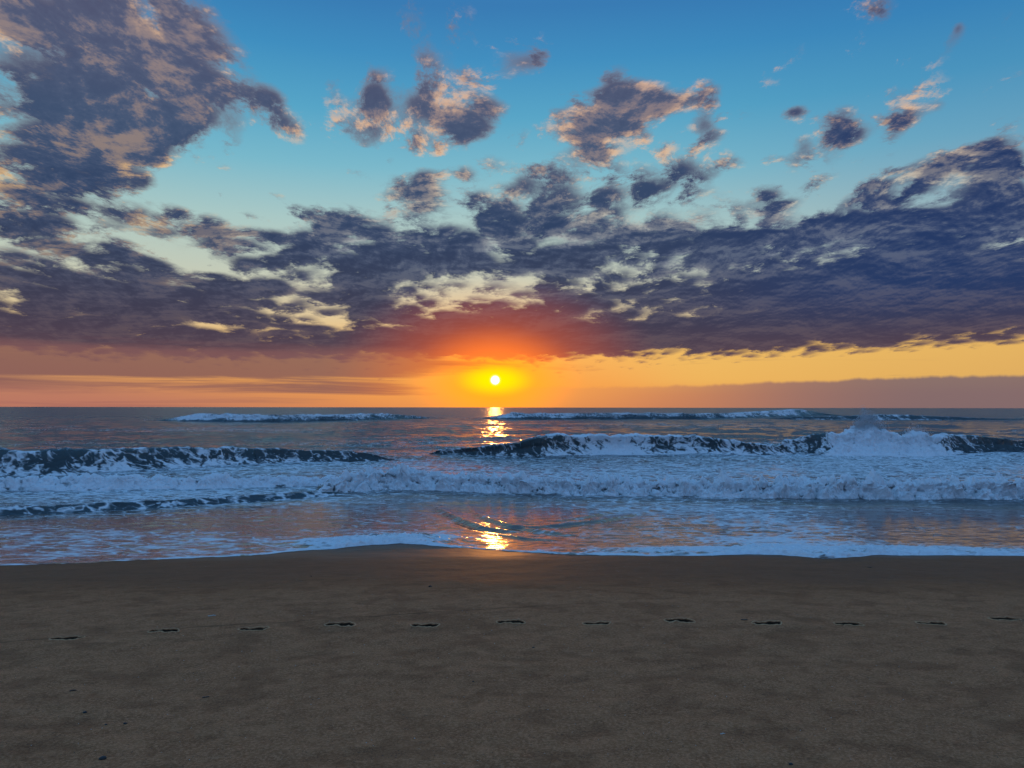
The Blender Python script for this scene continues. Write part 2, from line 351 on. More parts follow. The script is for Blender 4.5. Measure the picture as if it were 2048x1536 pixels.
# ------------------------------------------------------------------ sand material
def sand_material(name):
    m, g = material(name)
    geo = g.node('ShaderNodeNewGeometry')
    P = geo.outputs['Position']; x, y, z = g.xyz(P)
    n1 = g.noise(P, 0.55, 4, 0.55); n2 = g.noise(P, 9.0, 5, 0.65); n3 = g.noise(P, 60.0, 4, 0.75)
    mott = g.noise(g.comb(g.m('MULTIPLY', x, 0.8), y, z), 3.4, 4, 0.62)
    streak = g.noise(g.comb(g.m('MULTIPLY', g.m('ADD', x, g.m('MULTIPLY', y, 0.5)), 1.3), g.m('MULTIPLY', g.m('SUBTRACT', y, g.m('MULTIPLY', x, 0.45)), 5.0), z), 1.4, 4, 0.6)
    # damp sand towards the water: darker, smoother
    wy = g.m('ADD', y, g.m('ADD', g.m('MULTIPLY', g.m('SUBTRACT', n1, 0.5), 2.2), g.m('MULTIPLY', x, -0.02)))
    wet = g.ss(wy, 7.2, 9.2); soak = g.ss(wy, 10.4, 12.0)
    dry = g.mix(g.ss(n2, 0.32, 0.7), (0.295, 0.114, 0.048, 1), (0.440, 0.172, 0.076, 1))
    dry = g.mix(g.ss(streak, 0.40, 0.66, 0.0, 0.45), dry, (0.225, 0.083, 0.037, 1))
    dry = g.mix(g.ss(n3, 0.42, 0.64, 0.0, 0.8), dry, (0.58, 0.245, 0.115, 1))
    dry = g.mix(g.ss(mott, 0.52, 0.36, 0.0, 0.4), dry, (0.155, 0.060, 0.027, 1))
    # faint line left by an earlier wash
    wl = g.m('ABSOLUTE', g.m('SUBTRACT', g.m('SUBTRACT', y, 7.0), g.m('ADD', g.m('MULTIPLY', x, 0.33), g.m('MULTIPLY', g.m('SUBTRACT', n1, 0.5), 0.5))))
    dry = g.mix(g.m('MULTIPLY', g.ss(wl, 0.05, 0.0), g.ss(x, 1.2, -0.6, 0.0, 0.55)), dry, (0.10, 0.045, 0.022, 1))
    speck = g.ss(g.noise(P, 85.0, 2, 0.6), 0.62, 0.70)
    dry = g.mix(g.m('MULTIPLY', speck, 0.75), dry, (0.07, 0.055, 0.045, 1))
    colr = g.mix(wet, dry, g.mix(0.78, dry, (0.165, 0.054, 0.017, 1)))
    colr = g.mix(g.m('MULTIPLY', soak, 0.5), colr, (0.140, 0.046, 0.014, 1))
    # sand under a foot: shade painted inside the print, light painted on its rim
    shd = g.node('ShaderNodeAttribute', attribute_name='shaded').outputs['Fac']
    colr = g.mix(g.ss(shd, 0.3, 0.8, 0.0, 0.95), colr, (0.028, 0.018, 0.011, 1))
    colr = g.mix(g.ss(shd, -0.1, -0.8, 0.0, 0.6), colr, (0.66, 0.40, 0.21, 1))
    b = g.node('ShaderNodeBsdfPrincipled')
    g.put(b.inputs['Base Color'], colr)
    g.put(b.inputs['Roughness'], g.ss(g.m('ADD', wet, soak), 0.0, 2.0, 0.9, 0.48))
    g.put(b.inputs['Specular IOR Level'], g.ss(g.m('ADD', wet, soak), 0.0, 2.0, 0.06, 0.24))
    h = g.m('ADD', g.m('MULTIPLY', n2, 0.007), g.m('ADD', g.m('MULTIPLY', n3, 0.0030), g.m('MULTIPLY', streak, 0.0035)))
    h = g.m('ADD', h, g.m('MULTIPLY', mott, 0.026))
    pits = g.ss(g.voro(P, 16.0), 0.02, 0.20)
    h = g.m('ADD', h, g.m('MULTIPLY', pits, 0.0016))
    bp = g.node('ShaderNodeBump'); g.put(bp.inputs['Height'], h)
    g.put(bp.inputs['Strength'], g.ss(wy, 7.5, 11.5, 0.9, 0.12)); bp.inputs['Distance'].default_value = 1.0
    g.l.new(bp.outputs[0], b.inputs['Normal'])
    o = g.node('ShaderNodeOutputMaterial'); g.l.new(b.outputs[0], o.inputs[0])
    return m
M_SAND = sand_material('sand')

# ------------------------------------------------------------------ footprints: where they are and their shape
FOOT = [(142,1276),(335,1262),(512,1257),(684,1248),(852,1249),(1022,1241),(1192,1244),(1356,1238),(1530,1243),(1690,1243),(1855,1242),(1998,1233)]
frng = random.Random(4)
feet = []
for i, (px, py) in enumerate(FOOT):
    fx, fy = ground_at(px, py)
    left = i % 2 == 1                                        # left feet fall on the seaward side
    feet.append((fx, fy, (0.05 if left else -0.06) + frng.uniform(-.05, .05) + (0.16 if i < 3 else 0.02), 1 if left else -1, frng.uniform(0.78, 0.88)))
def smin(a, b, k_):
    h = np.clip(0.5 + 0.5 * (b - a) / k_, 0, 1)
    return b * (1 - h) + a * h - k_ * h * (1 - h)
def foot_sdf(a, b):
    """a: along the foot, heel to toe (m, centred); b: across, positive = outer side of a left foot"""
    c = lambda ca, cb, r: np.hypot(a - ca, b - cb) - r
    def cap(a0, b0, a1, b1, r0, r1):
        t = np.clip(((a - a0) * (a1 - a0) + (b - b0) * (b1 - b0)) / ((a1 - a0) ** 2 + (b1 - b0) ** 2), 0, 1)
        return np.hypot(a - a0 - t * (a1 - a0), b - b0 - t * (b1 - b0)) - (r0 + (r1 - r0) * t)
    d = smin(c(-.098, 0, .034), cap(-.09, .012, .03, .022, .026, .030), .02)
    d = smin(d, c(.052, -.004, .046), .025)
    for ta, tb, r in ((.118, -.034, .017), (.116, -.008, .013), (.108, .012, .012), (.098, .028, .011), (.084, .041, .011)):
        d = smin(d, c(ta, tb, r), .010)
    return d
def foot_local(x, y, f):
    dx_, dy_ = x - f[0], y - f[1]
    ca, sa = math.cos(f[2]), math.sin(f[2])
    return (dx_ * ca + dy_ * sa) / f[4], (-dx_ * sa + dy_ * ca) * f[3] / f[4] / 1.18

# ------------------------------------------------------------------ sand sheet
def relief(x, y):
    return beach(x, y) + 0.006 * fbm2(x * 1.5 + .5 * y, y * 2.1 - .6 * x, 3, 0.55, 21) + 0.0014 * fbm2(x * 9, y * 9, 2, 0.5, 31) * sstep(10.5, 7.5, y) \
        + 0.012 * sstep(0.3, -0.3, (y - 7.0 - 0.33 * x - 0.05 * np.sin(x * 2.1) - .02 * np.sin(x * 7)) * 9) * sstep(0.6, -0.9, x) * sstep(-.9, .2, y - 7.0 - .33 * x)
fy0, fy1 = min(f[1] for f in feet) - .16, max(f[1] for f in feet) + .16
ys = np.concatenate([np.linspace(-60, -4, 20)[:-1], np.linspace(-4, 2.6, 40)[:-1], np.arange(2.6, fy0, .03), np.arange(fy0, fy1, .0085), np.arange(fy1, 13.5, .035), np.linspace(13.5, 30, 90), np.linspace(32, 200, 20)])
xs = np.concatenate([-np.geomspace(4000, 12, 26), np.linspace(-11.7, -6.6, 80)[:-1], np.arange(-6.6, 6.6, .0145), np.linspace(6.6, 11.7, 80)[1:], np.geomspace(12, 4000, 26)])
X, Y = np.meshgrid(xs, ys)
Z = relief(X.ravel(), Y.ravel()).reshape(X.shape)
V = np.stack([X, Y, Z], -1).reshape(-1, 3)
F = grid_faces(len(ys), len(xs))
drop = np.zeros(len(V), bool)
for f in feet:
    near = (np.abs(V[:, 0] - f[0]) < .25) & (np.abs(V[:, 1] - f[1]) < .2)
    a, b = foot_local(V[near, 0], V[near, 1], f)
    drop[near] |= foot_sdf(a, b) < .024
F = F[~drop[F].all(1)]
V, F = compact(V, F)
o = link(bpy.data.objects.new('beach_sand', mesh_np('beach_sand', V, F)))
o.data.materials.append(M_SAND); o['kind'] = 'structure'

ORD = ['first','second','third','fourth','fifth','sixth','seventh','eighth','ninth','tenth','eleventh','last']
for i, f in enumerate(feet):
    na, nb = 84, 44
    A, B = np.meshgrid(np.linspace(-.185, .185, na), np.linspace(-.10, .10, nb))
    ca, sa = math.cos(f[2]), math.sin(f[2])
    wx = f[0] + A * ca * f[4] - B * 1.18 * f[3] * sa * f[4]; wy_ = f[1] + A * sa * f[4] + B * 1.18 * f[3] * ca * f[4]
    d = foot_sdf(A, B) + 0.0035 * pn2(wx * 45, wy_ * 45, 3)
    deep = 0.038 * (0.62 + 0.38 * np.cos((A + .01) * 2 * math.pi / .20) ** 2) * (1 - 0.42 * np.exp(-((A + .025) / .04) ** 2))
    z = relief(wx.ravel(), wy_.ravel()).reshape(wx.shape)
    z = z - deep * sstep(.004, -.008, d) + 0.010 * np.exp(-((d - .014) / .010) ** 2) * (1 + .6 * pn2(wx * 25, wy_ * 25, 8)) - 0.006 * sstep(.032, .046, d)
    z = z + 0.0025 * pn2(wx * 60, wy_ * 60, 12) * sstep(.02, -.01, d)
    V = np.stack([wx, wy_, z], -1).reshape(-1, 3)
    F = grid_faces(nb, na)
    if f[3] < 0: F = F[:, ::-1]
    F = F[(d.ravel()[F] < .048).all(1)]
    shd_ = (sstep(.007, .001, d) - np.exp(-((d - .015) / .006) ** 2)).ravel()  # mask of the painted shade in the hollow, negative for the painted light rim
    V, F, pr = compact(V, F, shd_)
    c = np.array([f[0], f[1], float(relief(np.array([f[0]]), np.array([f[1]]))[0])])
    o = bpy.data.objects.new('footprint', mesh_np('footprint', V - c, F)); o.location = c
    o.data.materials.append(M_SAND); attr(o.data, 'shaded', pr)
    link(o)
    side_ = 'left' if f[3] > 0 else 'right'
    where = 'at the left edge' if i == 0 else 'at the far right edge' if i == 11 else 'counted from the left'
    if i == 0: lab = 'leftmost bare footprint of the trail sunk into the damp brown sand'
    elif i == 11: lab = 'rightmost bare footprint of the trail, cut close to the picture edge'
    elif i == 5: lab = 'arched bare footprint sixth from the left, right below the low sun'
    else: lab = f'{ORD[i]} bare footprint from the left in the trail across the damp sand'
    tag(o, lab, 'footprint', 'bare footprints in a line along the beach')

# ------------------------------------------------------------------ water and foam material
def water_material():
    m, g = material('sea_water')
    geo = g.node('ShaderNodeNewGeometry')
    P = geo.outputs['Position']; x, y, z = g.xyz(P)
    at = lambda n: g.node('ShaderNodeAttribute', attribute_name=n).outputs['Fac']
    foam, shal = at('foam'), at('shallow')
    # foam lace: cells drawn out along the shore, breaking up where the foam thins
    lc0 = g.node('ShaderNodeAttribute', attribute_name='lace').outputs['Vector']
    wv = g.noise(lc0, 1.3, 3, 0.6, color=True)
    lc = g.node('ShaderNodeAttribute', attribute_name='lace').outputs['Vector']
    Pl = g.v('ADD', lc, g.v('SCALE', g.v('SUBTRACT', wv, (0.5, 0.5, 0.5)), scale=0.9))
    e1 = g.voro(Pl, 2.6, 'DISTANCE_TO_EDGE'); e2 = g.voro(Pl, 6.0, 'DISTANCE_TO_EDGE')
    nf = g.noise(Pl, 1.7, 6, 0.66)
    lace = g.m('ADD', g.m('MULTIPLY', g.ss(e1, 0.0, 0.18, 1.0, 0.0), 0.32), g.m('MULTIPLY', g.ss(e2, 0.0, 0.20, 1.0, 0.0), 0.24))
    cover = g.m('ADD', g.m('ADD', foam, lace), g.m('MULTIPLY', g.m('SUBTRACT', nf, 0.5), 0.9))
    fm = g.ss(cover, 0.42, 0.90)
    fm = g.m('MULTIPLY', fm, g.ss(foam, 0.02, 0.12))
    # ripples
    Pr = g.comb(g.m('MULTIPLY', x, 0.55), y, g.m('MULTIPLY', z, 0.6))
    r1 = g.noise(Pr, 1.1, 4, 0.58); r2 = g.noise(Pr, g.ss(shal, 0.0, 1.0, 7.0, 3.6), 5, 0.62, dist=0.4)
    h = g.m('ADD', g.m('MULTIPLY', r1, g.ss(shal, 0.0, 1.0, 0.40, 0.016)), g.m('MULTIPLY', r2, g.ss(shal, 0.0, 1.0, 0.04, 0.013)))
    bp = g.node('ShaderNodeBump'); g.put(bp.inputs['Height'], h); bp.inputs['Strength'].default_value = 0.85; bp.inputs['Distance'].default_value = 1.0
    w = g.node('ShaderNodeBsdfPrincipled')
    deep = g.mix(g.ss(z, 0.15, 1.3), (0.045, 0.060, 0.064, 1), (0.085, 0.120, 0.125, 1))
    g.put(w.inputs['Base Color'], g.mix(shal, deep, (0.190, 0.120, 0.085, 1)))
    g.put(w.inputs['Roughness'], g.m('ADD', g.ss(y, 30.0, 220.0, 0.12, 0.28), g.m('MULTIPLY', shal, -0.02))); w.inputs['IOR'].default_value = 1.33
    w.inputs['Specular IOR Level'].default_value = 0.5
    g.l.new(bp.outputs[0], w.inputs['Normal'])
    f = g.node('ShaderNodeBsdfPrincipled')
    fb = g.noise(P, 11.0, 5, 0.65)
    bf = g.node('ShaderNodeBump'); g.put(bf.inputs['Height'], g.m('ADD', g.m('MULTIPLY', fb, 0.035), g.m('MULTIPLY', cover, 0.05)))
    bf.inputs['Strength'].default_value = 0.8; bf.inputs['Distance'].default_value = 1.0
    g.put(f.inputs['Base Color'], g.mix(g.ss(fb, 0.3, 0.7), (0.76, 0.77, 0.78, 1), (0.88, 0.88, 0.88, 1)))
    f.inputs['Roughness'].default_value = 0.7; f.inputs['Specular IOR Level'].default_value = 0.25
    g.l.new(bf.outputs[0], f.inputs['Normal'])
    mx = g.node('ShaderNodeMixShader'); g.put(mx.inputs[0], fm)
    g.l.new(w.outputs[0], mx.inputs[1]); g.l.new(f.outputs[0], mx.inputs[2])
    o = g.node('ShaderNodeOutputMaterial'); g.l.new(mx.outputs[0], o.inputs[0])
    return m
M_WATER = water_material()
def attr3(me, name, a):
    at_ = me.attributes.new(name, 'FLOAT_VECTOR', 'POINT')
    at_.data.foreach_set('vector', np.ascontiguousarray(a, dtype=np.float32).ravel())
def spray_material():
    m, g = material('spray')
    d = g.node('ShaderNodeBsdfDiffuse'); d.inputs[0].default_value = (0.82, 0.82, 0.83, 1)
    t = g.node('ShaderNodeBsdfTranslucent'); t.inputs[0].default_value = (0.82, 0.82, 0.83, 1)
    mx = g.node('ShaderNodeMixShader'); mx.inputs[0].default_value = 0.4
    g.l.new(d.outputs[0], mx.inputs[1]); g.l.new(t.outputs[0], mx.inputs[2])
    o = g.node('ShaderNodeOutputMaterial'); g.l.new(mx.outputs[0], o.inputs[0])
    return m
M_SPRAY = spray_material()

# ------------------------------------------------------------------ the sea with the thin sheet of backwash running up the sand
EDGE = [(-700,1165),(-300,1148),(0,1131),(180,1126),(330,1117),(500,1111),(600,1101),(680,1096),(740,1089),(800,1086),(850,1089),(950,1096),(1050,1103),(1150,1108),(1300,1110),(1420,1109),(1500,1106),(1560,1108),(1640,1115),(1690,1113),(1740,1108),(1850,1108),(2048,1109),(2300,1110),(2800,1112)]
_ex = np.array([math.atan((p[0] - 1024) / FPX) for p in EDGE])
_er = np.array([math.hypot(*ground_at(*p)) for p in EDGE])
def edge_r(th):
    return np.interp(th, _ex, _er) + 0.035 * pn2(th * 40, th * 0, 3) + 0.018 * pn2(th * 130, th * 0, 4)

def picture_of(x, y, z=0.0):
    return 1024 + FPX * x / y, 815 + FPX * (CAM_Z - z) / y

def blobs(px, py, L):
    s = np.zeros_like(px)
    for (cx, cy_, rx, ry, w) in L:
        s = s + w * np.exp(-1.2 * (((px - cx) / rx) ** 2 + ((py - cy_) / ry) ** 2))
    return s
def dist_poly(x, y, pts):
    best = np.full(x.shape, 1e9); tt = np.zeros(x.shape); sg = np.zeros(x.shape); n = len(pts) - 1
    for i in range(n):
        (x0, y0), (x1, y1) = pts[i], pts[i + 1]
        t = np.clip(((x - x0) * (x1 - x0) + (y - y0) * (y1 - y0)) / ((x1 - x0) ** 2 + (y1 - y0) ** 2), 0, 1)
        ex, ey = x - x0 - t * (x1 - x0), y - y0 - t * (y1 - y0)
        d = np.hypot(ex, ey); k_ = d < best
        best[k_] = d[k_]; tt[k_] = (i + t[k_]) / n; sg[k_] = np.sign(ey[k_])
    return best * np.where(sg == 0, 1, sg), tt

def smooth1(a, n):
    k_ = np.hanning(2 * n + 1); k_ /= k_.sum()
    return np.convolve(np.pad(a, n, mode='edge'), k_, 'valid')

# small waves running back and crossing in the backwash, below the sun
RIP = [[(850,1008),(880,1020),(920,1040),(965,1056),(1010,1062),(1050,1066)],
       [(925,1008),(955,1030),(985,1042),(1020,1052),(1060,1060),(1120,1068),(1180,1076)],
       [(1340,1014),(1270,1030),(1200,1043),(1130,1050),(1060,1056),(1010,1054)],
       [(1310,1008),(1240,1022),(1180,1034),(1110,1044)],
       [(980,1068),(1020,1072),(1060,1078),(1110,1080)]]
def smooth_line(L):
    t = np.linspace(0, 1, len(L)); q = np.linspace(0, 1, 36)
    a = np.array([ground_at(px, py) for px, py in L])
    return list(zip(smooth1(np.interp(q, t, a[:, 0]), 4), smooth1(np.interp(q, t, a[:, 1]), 4)))
RIPW = [smooth_line(L) for L in RIP]

SEA_Z = 0.0
def sea_height(x, y):
    """height of the open water: swell and chop, growing with the distance from the beach"""
    q = np.hypot(x, y)
    amp = sstep(20, 60, q)
    h = SEA_Z + amp * (0.20 * fbm2(x * 0.045 + y * 0.012, y * 0.13, 3, 0.5, 41) + 0.11 * fbm2(x * 0.20, y * 0.42, 3, 0.55, 47))
    h = h + sstep(14, 24, q) * (0.030 * fbm2(x * 0.55, y * 1.1, 3, 0.55, 53))
    return h * 1.0
def build_sea():
    th = np.concatenate([np.linspace(R(-72), R(-47), 60)[:-1], np.linspace(R(-47), R(47), 1280), np.linspace(R(47), R(72), 60)[1:]])
    er = edge_r(th)
    inv = np.linspace(1, 0, 470) ** 1.05
    far = 260.0
    q = 1 / far + (1 / er[None, :] - 1 / far) * inv[:, None]
    r = 1 / q
    rf = np.geomspace(far, 30000, 60)[1:, None] * np.ones((1, len(th)))
    r = np.vstack([r, rf])
    x = r * np.sin(th); y = r * np.cos(th)
    xf, yf = x.ravel(), y.ravel()
    e = (r - er[None, :]).ravel()                                        # distance from the water's edge
    bz = relief(xf, yf)
    px, py = picture_of(xf, np.maximum(yf, .5), np.maximum(bz + .015, SEA_Z))
    film = 0.004 + 0.010 * sstep(0, 1.2, e) + 0.010 * sstep(1, 5, e)
    zs = bz + film + 0.006 * sstep(0.3, 1.5, e) * fbm2(xf * 2.2, yf * 3.6, 3, 0.55, 61)
    for L, w_, hh in zip(RIPW, (.13, .12, .12, .10, .08), (.044, .038, .034, .026, .02)):
        d, t = dist_poly(xf, yf, L)
        pr = np.exp(-(d / w_) ** 2) - 0.6 * np.exp(-((d + 1.6 * w_) / (1.5 * w_)) ** 2)
        zs = zs + hh * pr * np.sin(np.pi * np.clip(t * .96 + .02, 0, 1)) ** .6
    zo = sea_height(xf, yf)
    d = (zo - zs) / .05
    z = np.where(d > 20, zo, np.where(d < -20, zs, zs + .05 * np.log1p(np.exp(np.clip(d, -20, 20)))))
    # raised lip and cushions of foam along the edge
    fl = blobs(px, py, [(770,1078,110,18,1.0),(660,1086,70,9,.8),(1620,1098,150,17,1.0),(1520,1078,120,12,.5),(1850,1100,260,9,.8),(1400,1098,120,8,.45),(1250,1100,160,8,.35),(880,1072,60,9,.5)])
    lip = np.exp(-((e - .10) / .10) ** 2)
    lump = 0.5 + 0.5 * fbm2(xf * 6, yf * 6, 3, 0.6, 71)
    z = z + np.clip(fl, 0, 1) * sstep(0.0, 0.10, e) * (0.030 + 0.075 * np.clip(lump, 0, 1.3)) * sstep(2.2, .5, e)
    z = z + 0.016 * lip * np.clip(0.35 + fl + .4 * pn2(xf * 1.3, yf * 1.3, 77), 0, 1) * sstep(0, .04, e)
    # foam cover
    fo = blobs(px, py, [
        (770,1080,120,18,.62),(660,1086,90,10,.5),(1620,1098,160,18,.68),(1510,1076,150,14,.42),(1860,1099,300,9,.62),(1400,1098,160,9,.42),(1250,1099,200,8,.36),(880,1072,70,10,.42),
        (1480,1030,170,20,.34),(1640,1062,110,16,.36),(1560,1045,120,16,.36),(1280,1015,240,20,.32),(1250,1062,170,14,.18),(300,1098,420,16,.24),(100,1112,220,10,.24),(380,1075,160,10,.18),(80,1072,200,12,.22),
        (250,1010,420,20,.30),(480,990,300,16,.34),(250,965,420,26,.30),(480,940,300,18,.36),(200,990,340,16,.30),
        (1500,940,560,30,.40),(1800,925,420,36,.34),(1250,955,300,22,.34),(1000,950,240,18,.26),(1650,900,300,16,.34),(2000,940,240,44,.26),(820,960,180,16,.26),(800,925,300,12,.24),(1000,905,160,10,.24),(650,935,200,16,.24),
        (1300,850,420,6,.10),(450,862,260,6,.20),(800,880,300,8,.12),(1500,980,600,16,.3),(640,905,160,8,.22),(1950,908,200,10,.3)])
    fo = fo - .22 * np.clip(fbm2(xf * 1.6, yf * 2.6, 4, .6, 103), -.3, 1) * sstep(3, .4, e)
    fo = fo + 0.62 * np.exp(-(e / .16) ** 2) * sstep(-.6, .5, pn2(xf * .8, yf * .8, 83) + fl)
    fo = fo + 0.07 * sstep(70, 20, yf) + sstep(.3, 1.2, e) * sstep(11, 7, e) * (.05 + .10 * fbm2(xf * .22 + 3, yf * .5, 3, .55, 101) - .08 * np.exp(-((px - 1000) / 160) ** 2) - .08 * np.exp(-((px - 1850) / 260) ** 2)) + 0.05 * fbm2(xf * .35, yf * .8, 3, .5, 89)
    fo = fo + 0.10 * sstep(-.1, .6, fbm2(xf * .06, yf * .22, 3, .5, 97)) * sstep(25, 50, yf) * sstep(240, 90, yf)
    sh = sstep(12.0, 8.5, e)
    V = np.stack([xf, yf, z], -1)
    me = mesh_np('sea', V, grid_faces(*x.shape))
    attr(me, 'foam', np.where(e < 2.5, np.clip(fo, 0, 1), .56 * np.tanh(fo / .56))); attr(me, 'shallow', sh)
    attr3(me, 'lace', np.stack([xf * .62, yf, z * 1.2], -1))
    me.materials.append(M_WATER)
    o = link(bpy.data.objects.new('sea', me)); o['kind'] = 'structure'
build_sea()

# ------------------------------------------------------------------ waves
def billow(x, y, z, seed, oct=5, gain=.5):
    a, s, t = 1.0, 0, 0
    for q in range(oct):
        s = s + a * (2.4 * np.abs(pn3(x * 2 ** q + 5.2 * q, y * 2 ** q, z * 2 ** q, seed + q)) - .45); t += a; a *= gain
    return s / t
def interp_cols(tab, xq):
    tab = np.array(tab, float)
    return [np.interp(xq, tab[:, 0], tab[:, i]) for i in range(1, tab.shape[1])]

def wave(name, label, cat, group, tab, ncol, nrow, curl=0.0, back=4.0, face=0.9, foamf=None, lump=0.1, lump_scale=2.0, seed=0, crease=.3, streak=.55, taper=.06):
    """a wave from its foot line in the picture: rows of tab are (x of the foot, y of the foot, y of the crest, foam 0..1)"""
    pxs = np.linspace(tab[0][0], tab[-1][0], ncol)
    pf, pc, fo = interp_cols(tab, pxs)
    n = max(3, ncol // 50); pf, pc, fo = smooth1(pf, n), smooth1(pc, n), smooth1(fo, n)
    y0 = (CAM_Z - SEA_Z) / ((pf - 815) / FPX); x0 = (pxs - 1024) / FPX * y0
    s = np.concatenate([[0], np.cumsum(np.hypot(np.diff(x0), np.diff(y0)))])
    # height of the crest, which stands a little behind the foot
    H = np.full(ncol, .5)
    for _ in range(12): H = np.maximum(CAM_Z - (pc - 815) / FPX * (y0 + face * H) - SEA_Z, 0.0)
    H = H * (1 + .10 * pn2(s * .7 / max(H.max(), .3), s * 0, seed + 3) + .05 * pn2(s * 2.6, s * 0, seed + 4))
    ends = sstep(0, taper, np.linspace(0, 1, ncol)) * sstep(1, 1 - taper, np.linspace(0, 1, ncol))
    H = H * (.02 + .98 * ends)
    tx, ty = np.gradient(x0), np.gradient(y0); L = np.hypot(tx, ty); tx, ty = smooth1(tx / L, 9), smooth1(ty / L, 9)
    nx, ny = ty, -tx                                          # towards the beach
    t = np.linspace(0, 1, nrow); t = np.where(t < .78, t / .78 * .66, .66 + (t - .78) / .22 * .34)
    # profile: (distance behind the foot in units of face*H, height in units of H)
    kt = [0, .06, .16, .28, .38, .46, .54, .62, .75, .9, 1.0]
    kd = np.array([-.35, 0, .30, .58, .80, .92, 1.02, 1.25, 2.0, 3.4, 5.0]); kd[7:] = 1.02 + (kd[7:] - 1.02) * back / 4
    kc = np.array([0, .0, .02, -.05, -.34, -.52, -.35, -.12, 0, 0, 0]) * curl
    kz = np.array([-.12, 0, .20, .48, .76, .93, 1.0, .97, .70, .22, -.25])
    pd, pz = np.interp(t, kt, kd + kc), np.interp(t, kt, kz)
    pd, pz = smooth1(pd, max(2, nrow // 24)), smooth1(pz, max(2, nrow // 24))
    sd_ = pd[:, None] * face * H[None, :]; z = SEA_Z + pz[:, None] * H[None, :] - .05 * (1 - ends[None, :])
    z = z - .10 * (t[:, None] < .03) - .12 * (t[:, None] > .97)
    wob = .10 * H.max() * fbm2(s * .9, s * 0 + seed, 3, .55, seed + 8)
    x = x0[None, :] - nx[None, :] * (sd_ + wob[None, :]); y = y0[None, :] - ny[None, :] * (sd_ + wob[None, :])
    T = np.broadcast_to(t[:, None], x.shape); SS = np.broadcast_to(s[None, :], x.shape)
    fm = foamf(SS, T, fo[None, :], x, y, z) if foamf else np.broadcast_to(fo[None, :], x.shape)
    fm = np.clip(fm, 0, 1)
    V = np.stack([x, y, z], -1)
    # lumps along the normal where the water has turned to foam, small chop elsewhere
    dr = np.gradient(V, axis=0); dc = np.gradient(V, axis=1)
    N = np.cross(dc, dr); N /= np.linalg.norm(N, axis=-1, keepdims=True) + 1e-9
    if N[nrow // 3, :, 2].mean() < 0: N = -N
    b = billow(x * lump_scale, y * lump_scale, z * lump_scale, seed + 11)
    wgt = lump * np.clip(fm * 1.3 - .15, 0, 1) * np.minimum(1, H[None, :] / (.35 * H.max() + 1e-6)) * sstep(0, .08, T) * sstep(1, .7, T)
    chop = .25 * lump * pn3(x * lump_scale * .5, y * lump_scale, z * lump_scale * .5, seed + 30) * sstep(0, .1, T)
    fm = np.clip(fm - crease * sstep(.02, -.28, b) * sstep(.9, .6, T), 0, 1)
    V = V + N * (wgt * b + chop * ends[None, :])[..., None]
    arc = np.concatenate([np.zeros((1, ncol)), np.cumsum(np.linalg.norm(np.diff(V, axis=0), axis=-1), axis=0)])
    lac = np.stack([SS * .5 + .3 * arc, arc * streak, np.full_like(SS, seed * .37)], -1).reshape(-1, 3)
    fmv = fm.ravel(); V = V.reshape(-1, 3)
    F = grid_faces(nrow, ncol)[:, ::-1]
    c = np.array([x0[ncol // 2], y0[ncol // 2], SEA_Z])
    root = empty(name, c); tag(root, label, cat, group)
    ft = T.ravel()[F].mean(1)
    for nm, sel in (('wave_front', ft < .66), ('wave_back', ft >= .66)):
        if sel.sum() < 20: continue
        Vs, Fs, fs, ls = compact(V, F[sel], fmv, lac)
        me = mesh_np(nm, Vs - c, Fs)
        attr(me, 'foam', fs); attr(me, 'shallow', np.zeros(len(Vs))); attr3(me, 'lace', ls)
        me.materials.append(M_WATER)
        link(bpy.data.objects.new(nm, me), root)
    return root, dict(x=x0, y=y0, H=H, s=s, fo=fo, px=pxs, c=c, nx=nx, ny=ny)

OCT_V = np.array([(1,0,0),(-1,0,0),(0,1,0),(0,-1,0),(0,0,1),(0,0,-1)], float)
OCT_F = np.array([(0,2,4),(2,1,4),(1,3,4),(3,0,4),(2,0,5),(1,2,5),(3,1,5),(0,3,5)])
def spray(root, pts, rad, seed):
    """flying drops and clots of foam: one small eight-sided clot each"""
    rs = np.random.RandomState(seed); n = len(pts)
    sc = rad[:, None, None] * rs.uniform(.6, 1.4, (n, 1, 3))
    V = (pts[:, None, :] + OCT_V[None] * sc).reshape(-1, 3)
    F = (OCT_F[None] + 6 * np.arange(n)[:, None, None]).reshape(-1, 3)
    c = np.array(root.location)
    me = mesh_np('spray', V - c, F); me.materials.append(M_SPRAY)
    o = link(bpy.data.objects.new('spray', me), root); o['kind'] = 'stuff'
    return o

def f_streak(amount, top=1.0, foot=.5):
    """foam drawn up the face of a wave in ragged streaks"""
    def f(s, t, fo, x, y, z):
        n = fbm2(s * .45 + .5 * t, t * 1.6, 3, .5, 7)
        crest = np.exp(-((t - .52) / .10) ** 2) * .45 * top
        ft = np.exp(-(t / .16) ** 2) * foot
        return (fo * (amount + crest + ft + .5 * n) + 1.2 * np.clip(fo - 1, 0, 1)) * sstep(1.0, .72, t) + .05
    return f
def f_bore(s, t, fo, x, y, z):
    n = fbm2(s * 1.1, t * 5, 4, .6, 17)
    return fo * (1.05 + .35 * n - .5 * sstep(.62, .95, t))
def f_far(s, t, fo, x, y, z):
    n = fbm2(s * .10, t * 2.0, 4, .6, 23)
    return fo * (.62 + .75 * n) * sstep(.10, .30, t + .12 * fbm2(s * .2, s * 0, 3, .6, 29)) * sstep(.95, .66, t)
GB = 'waves breaking in lines off the beach'
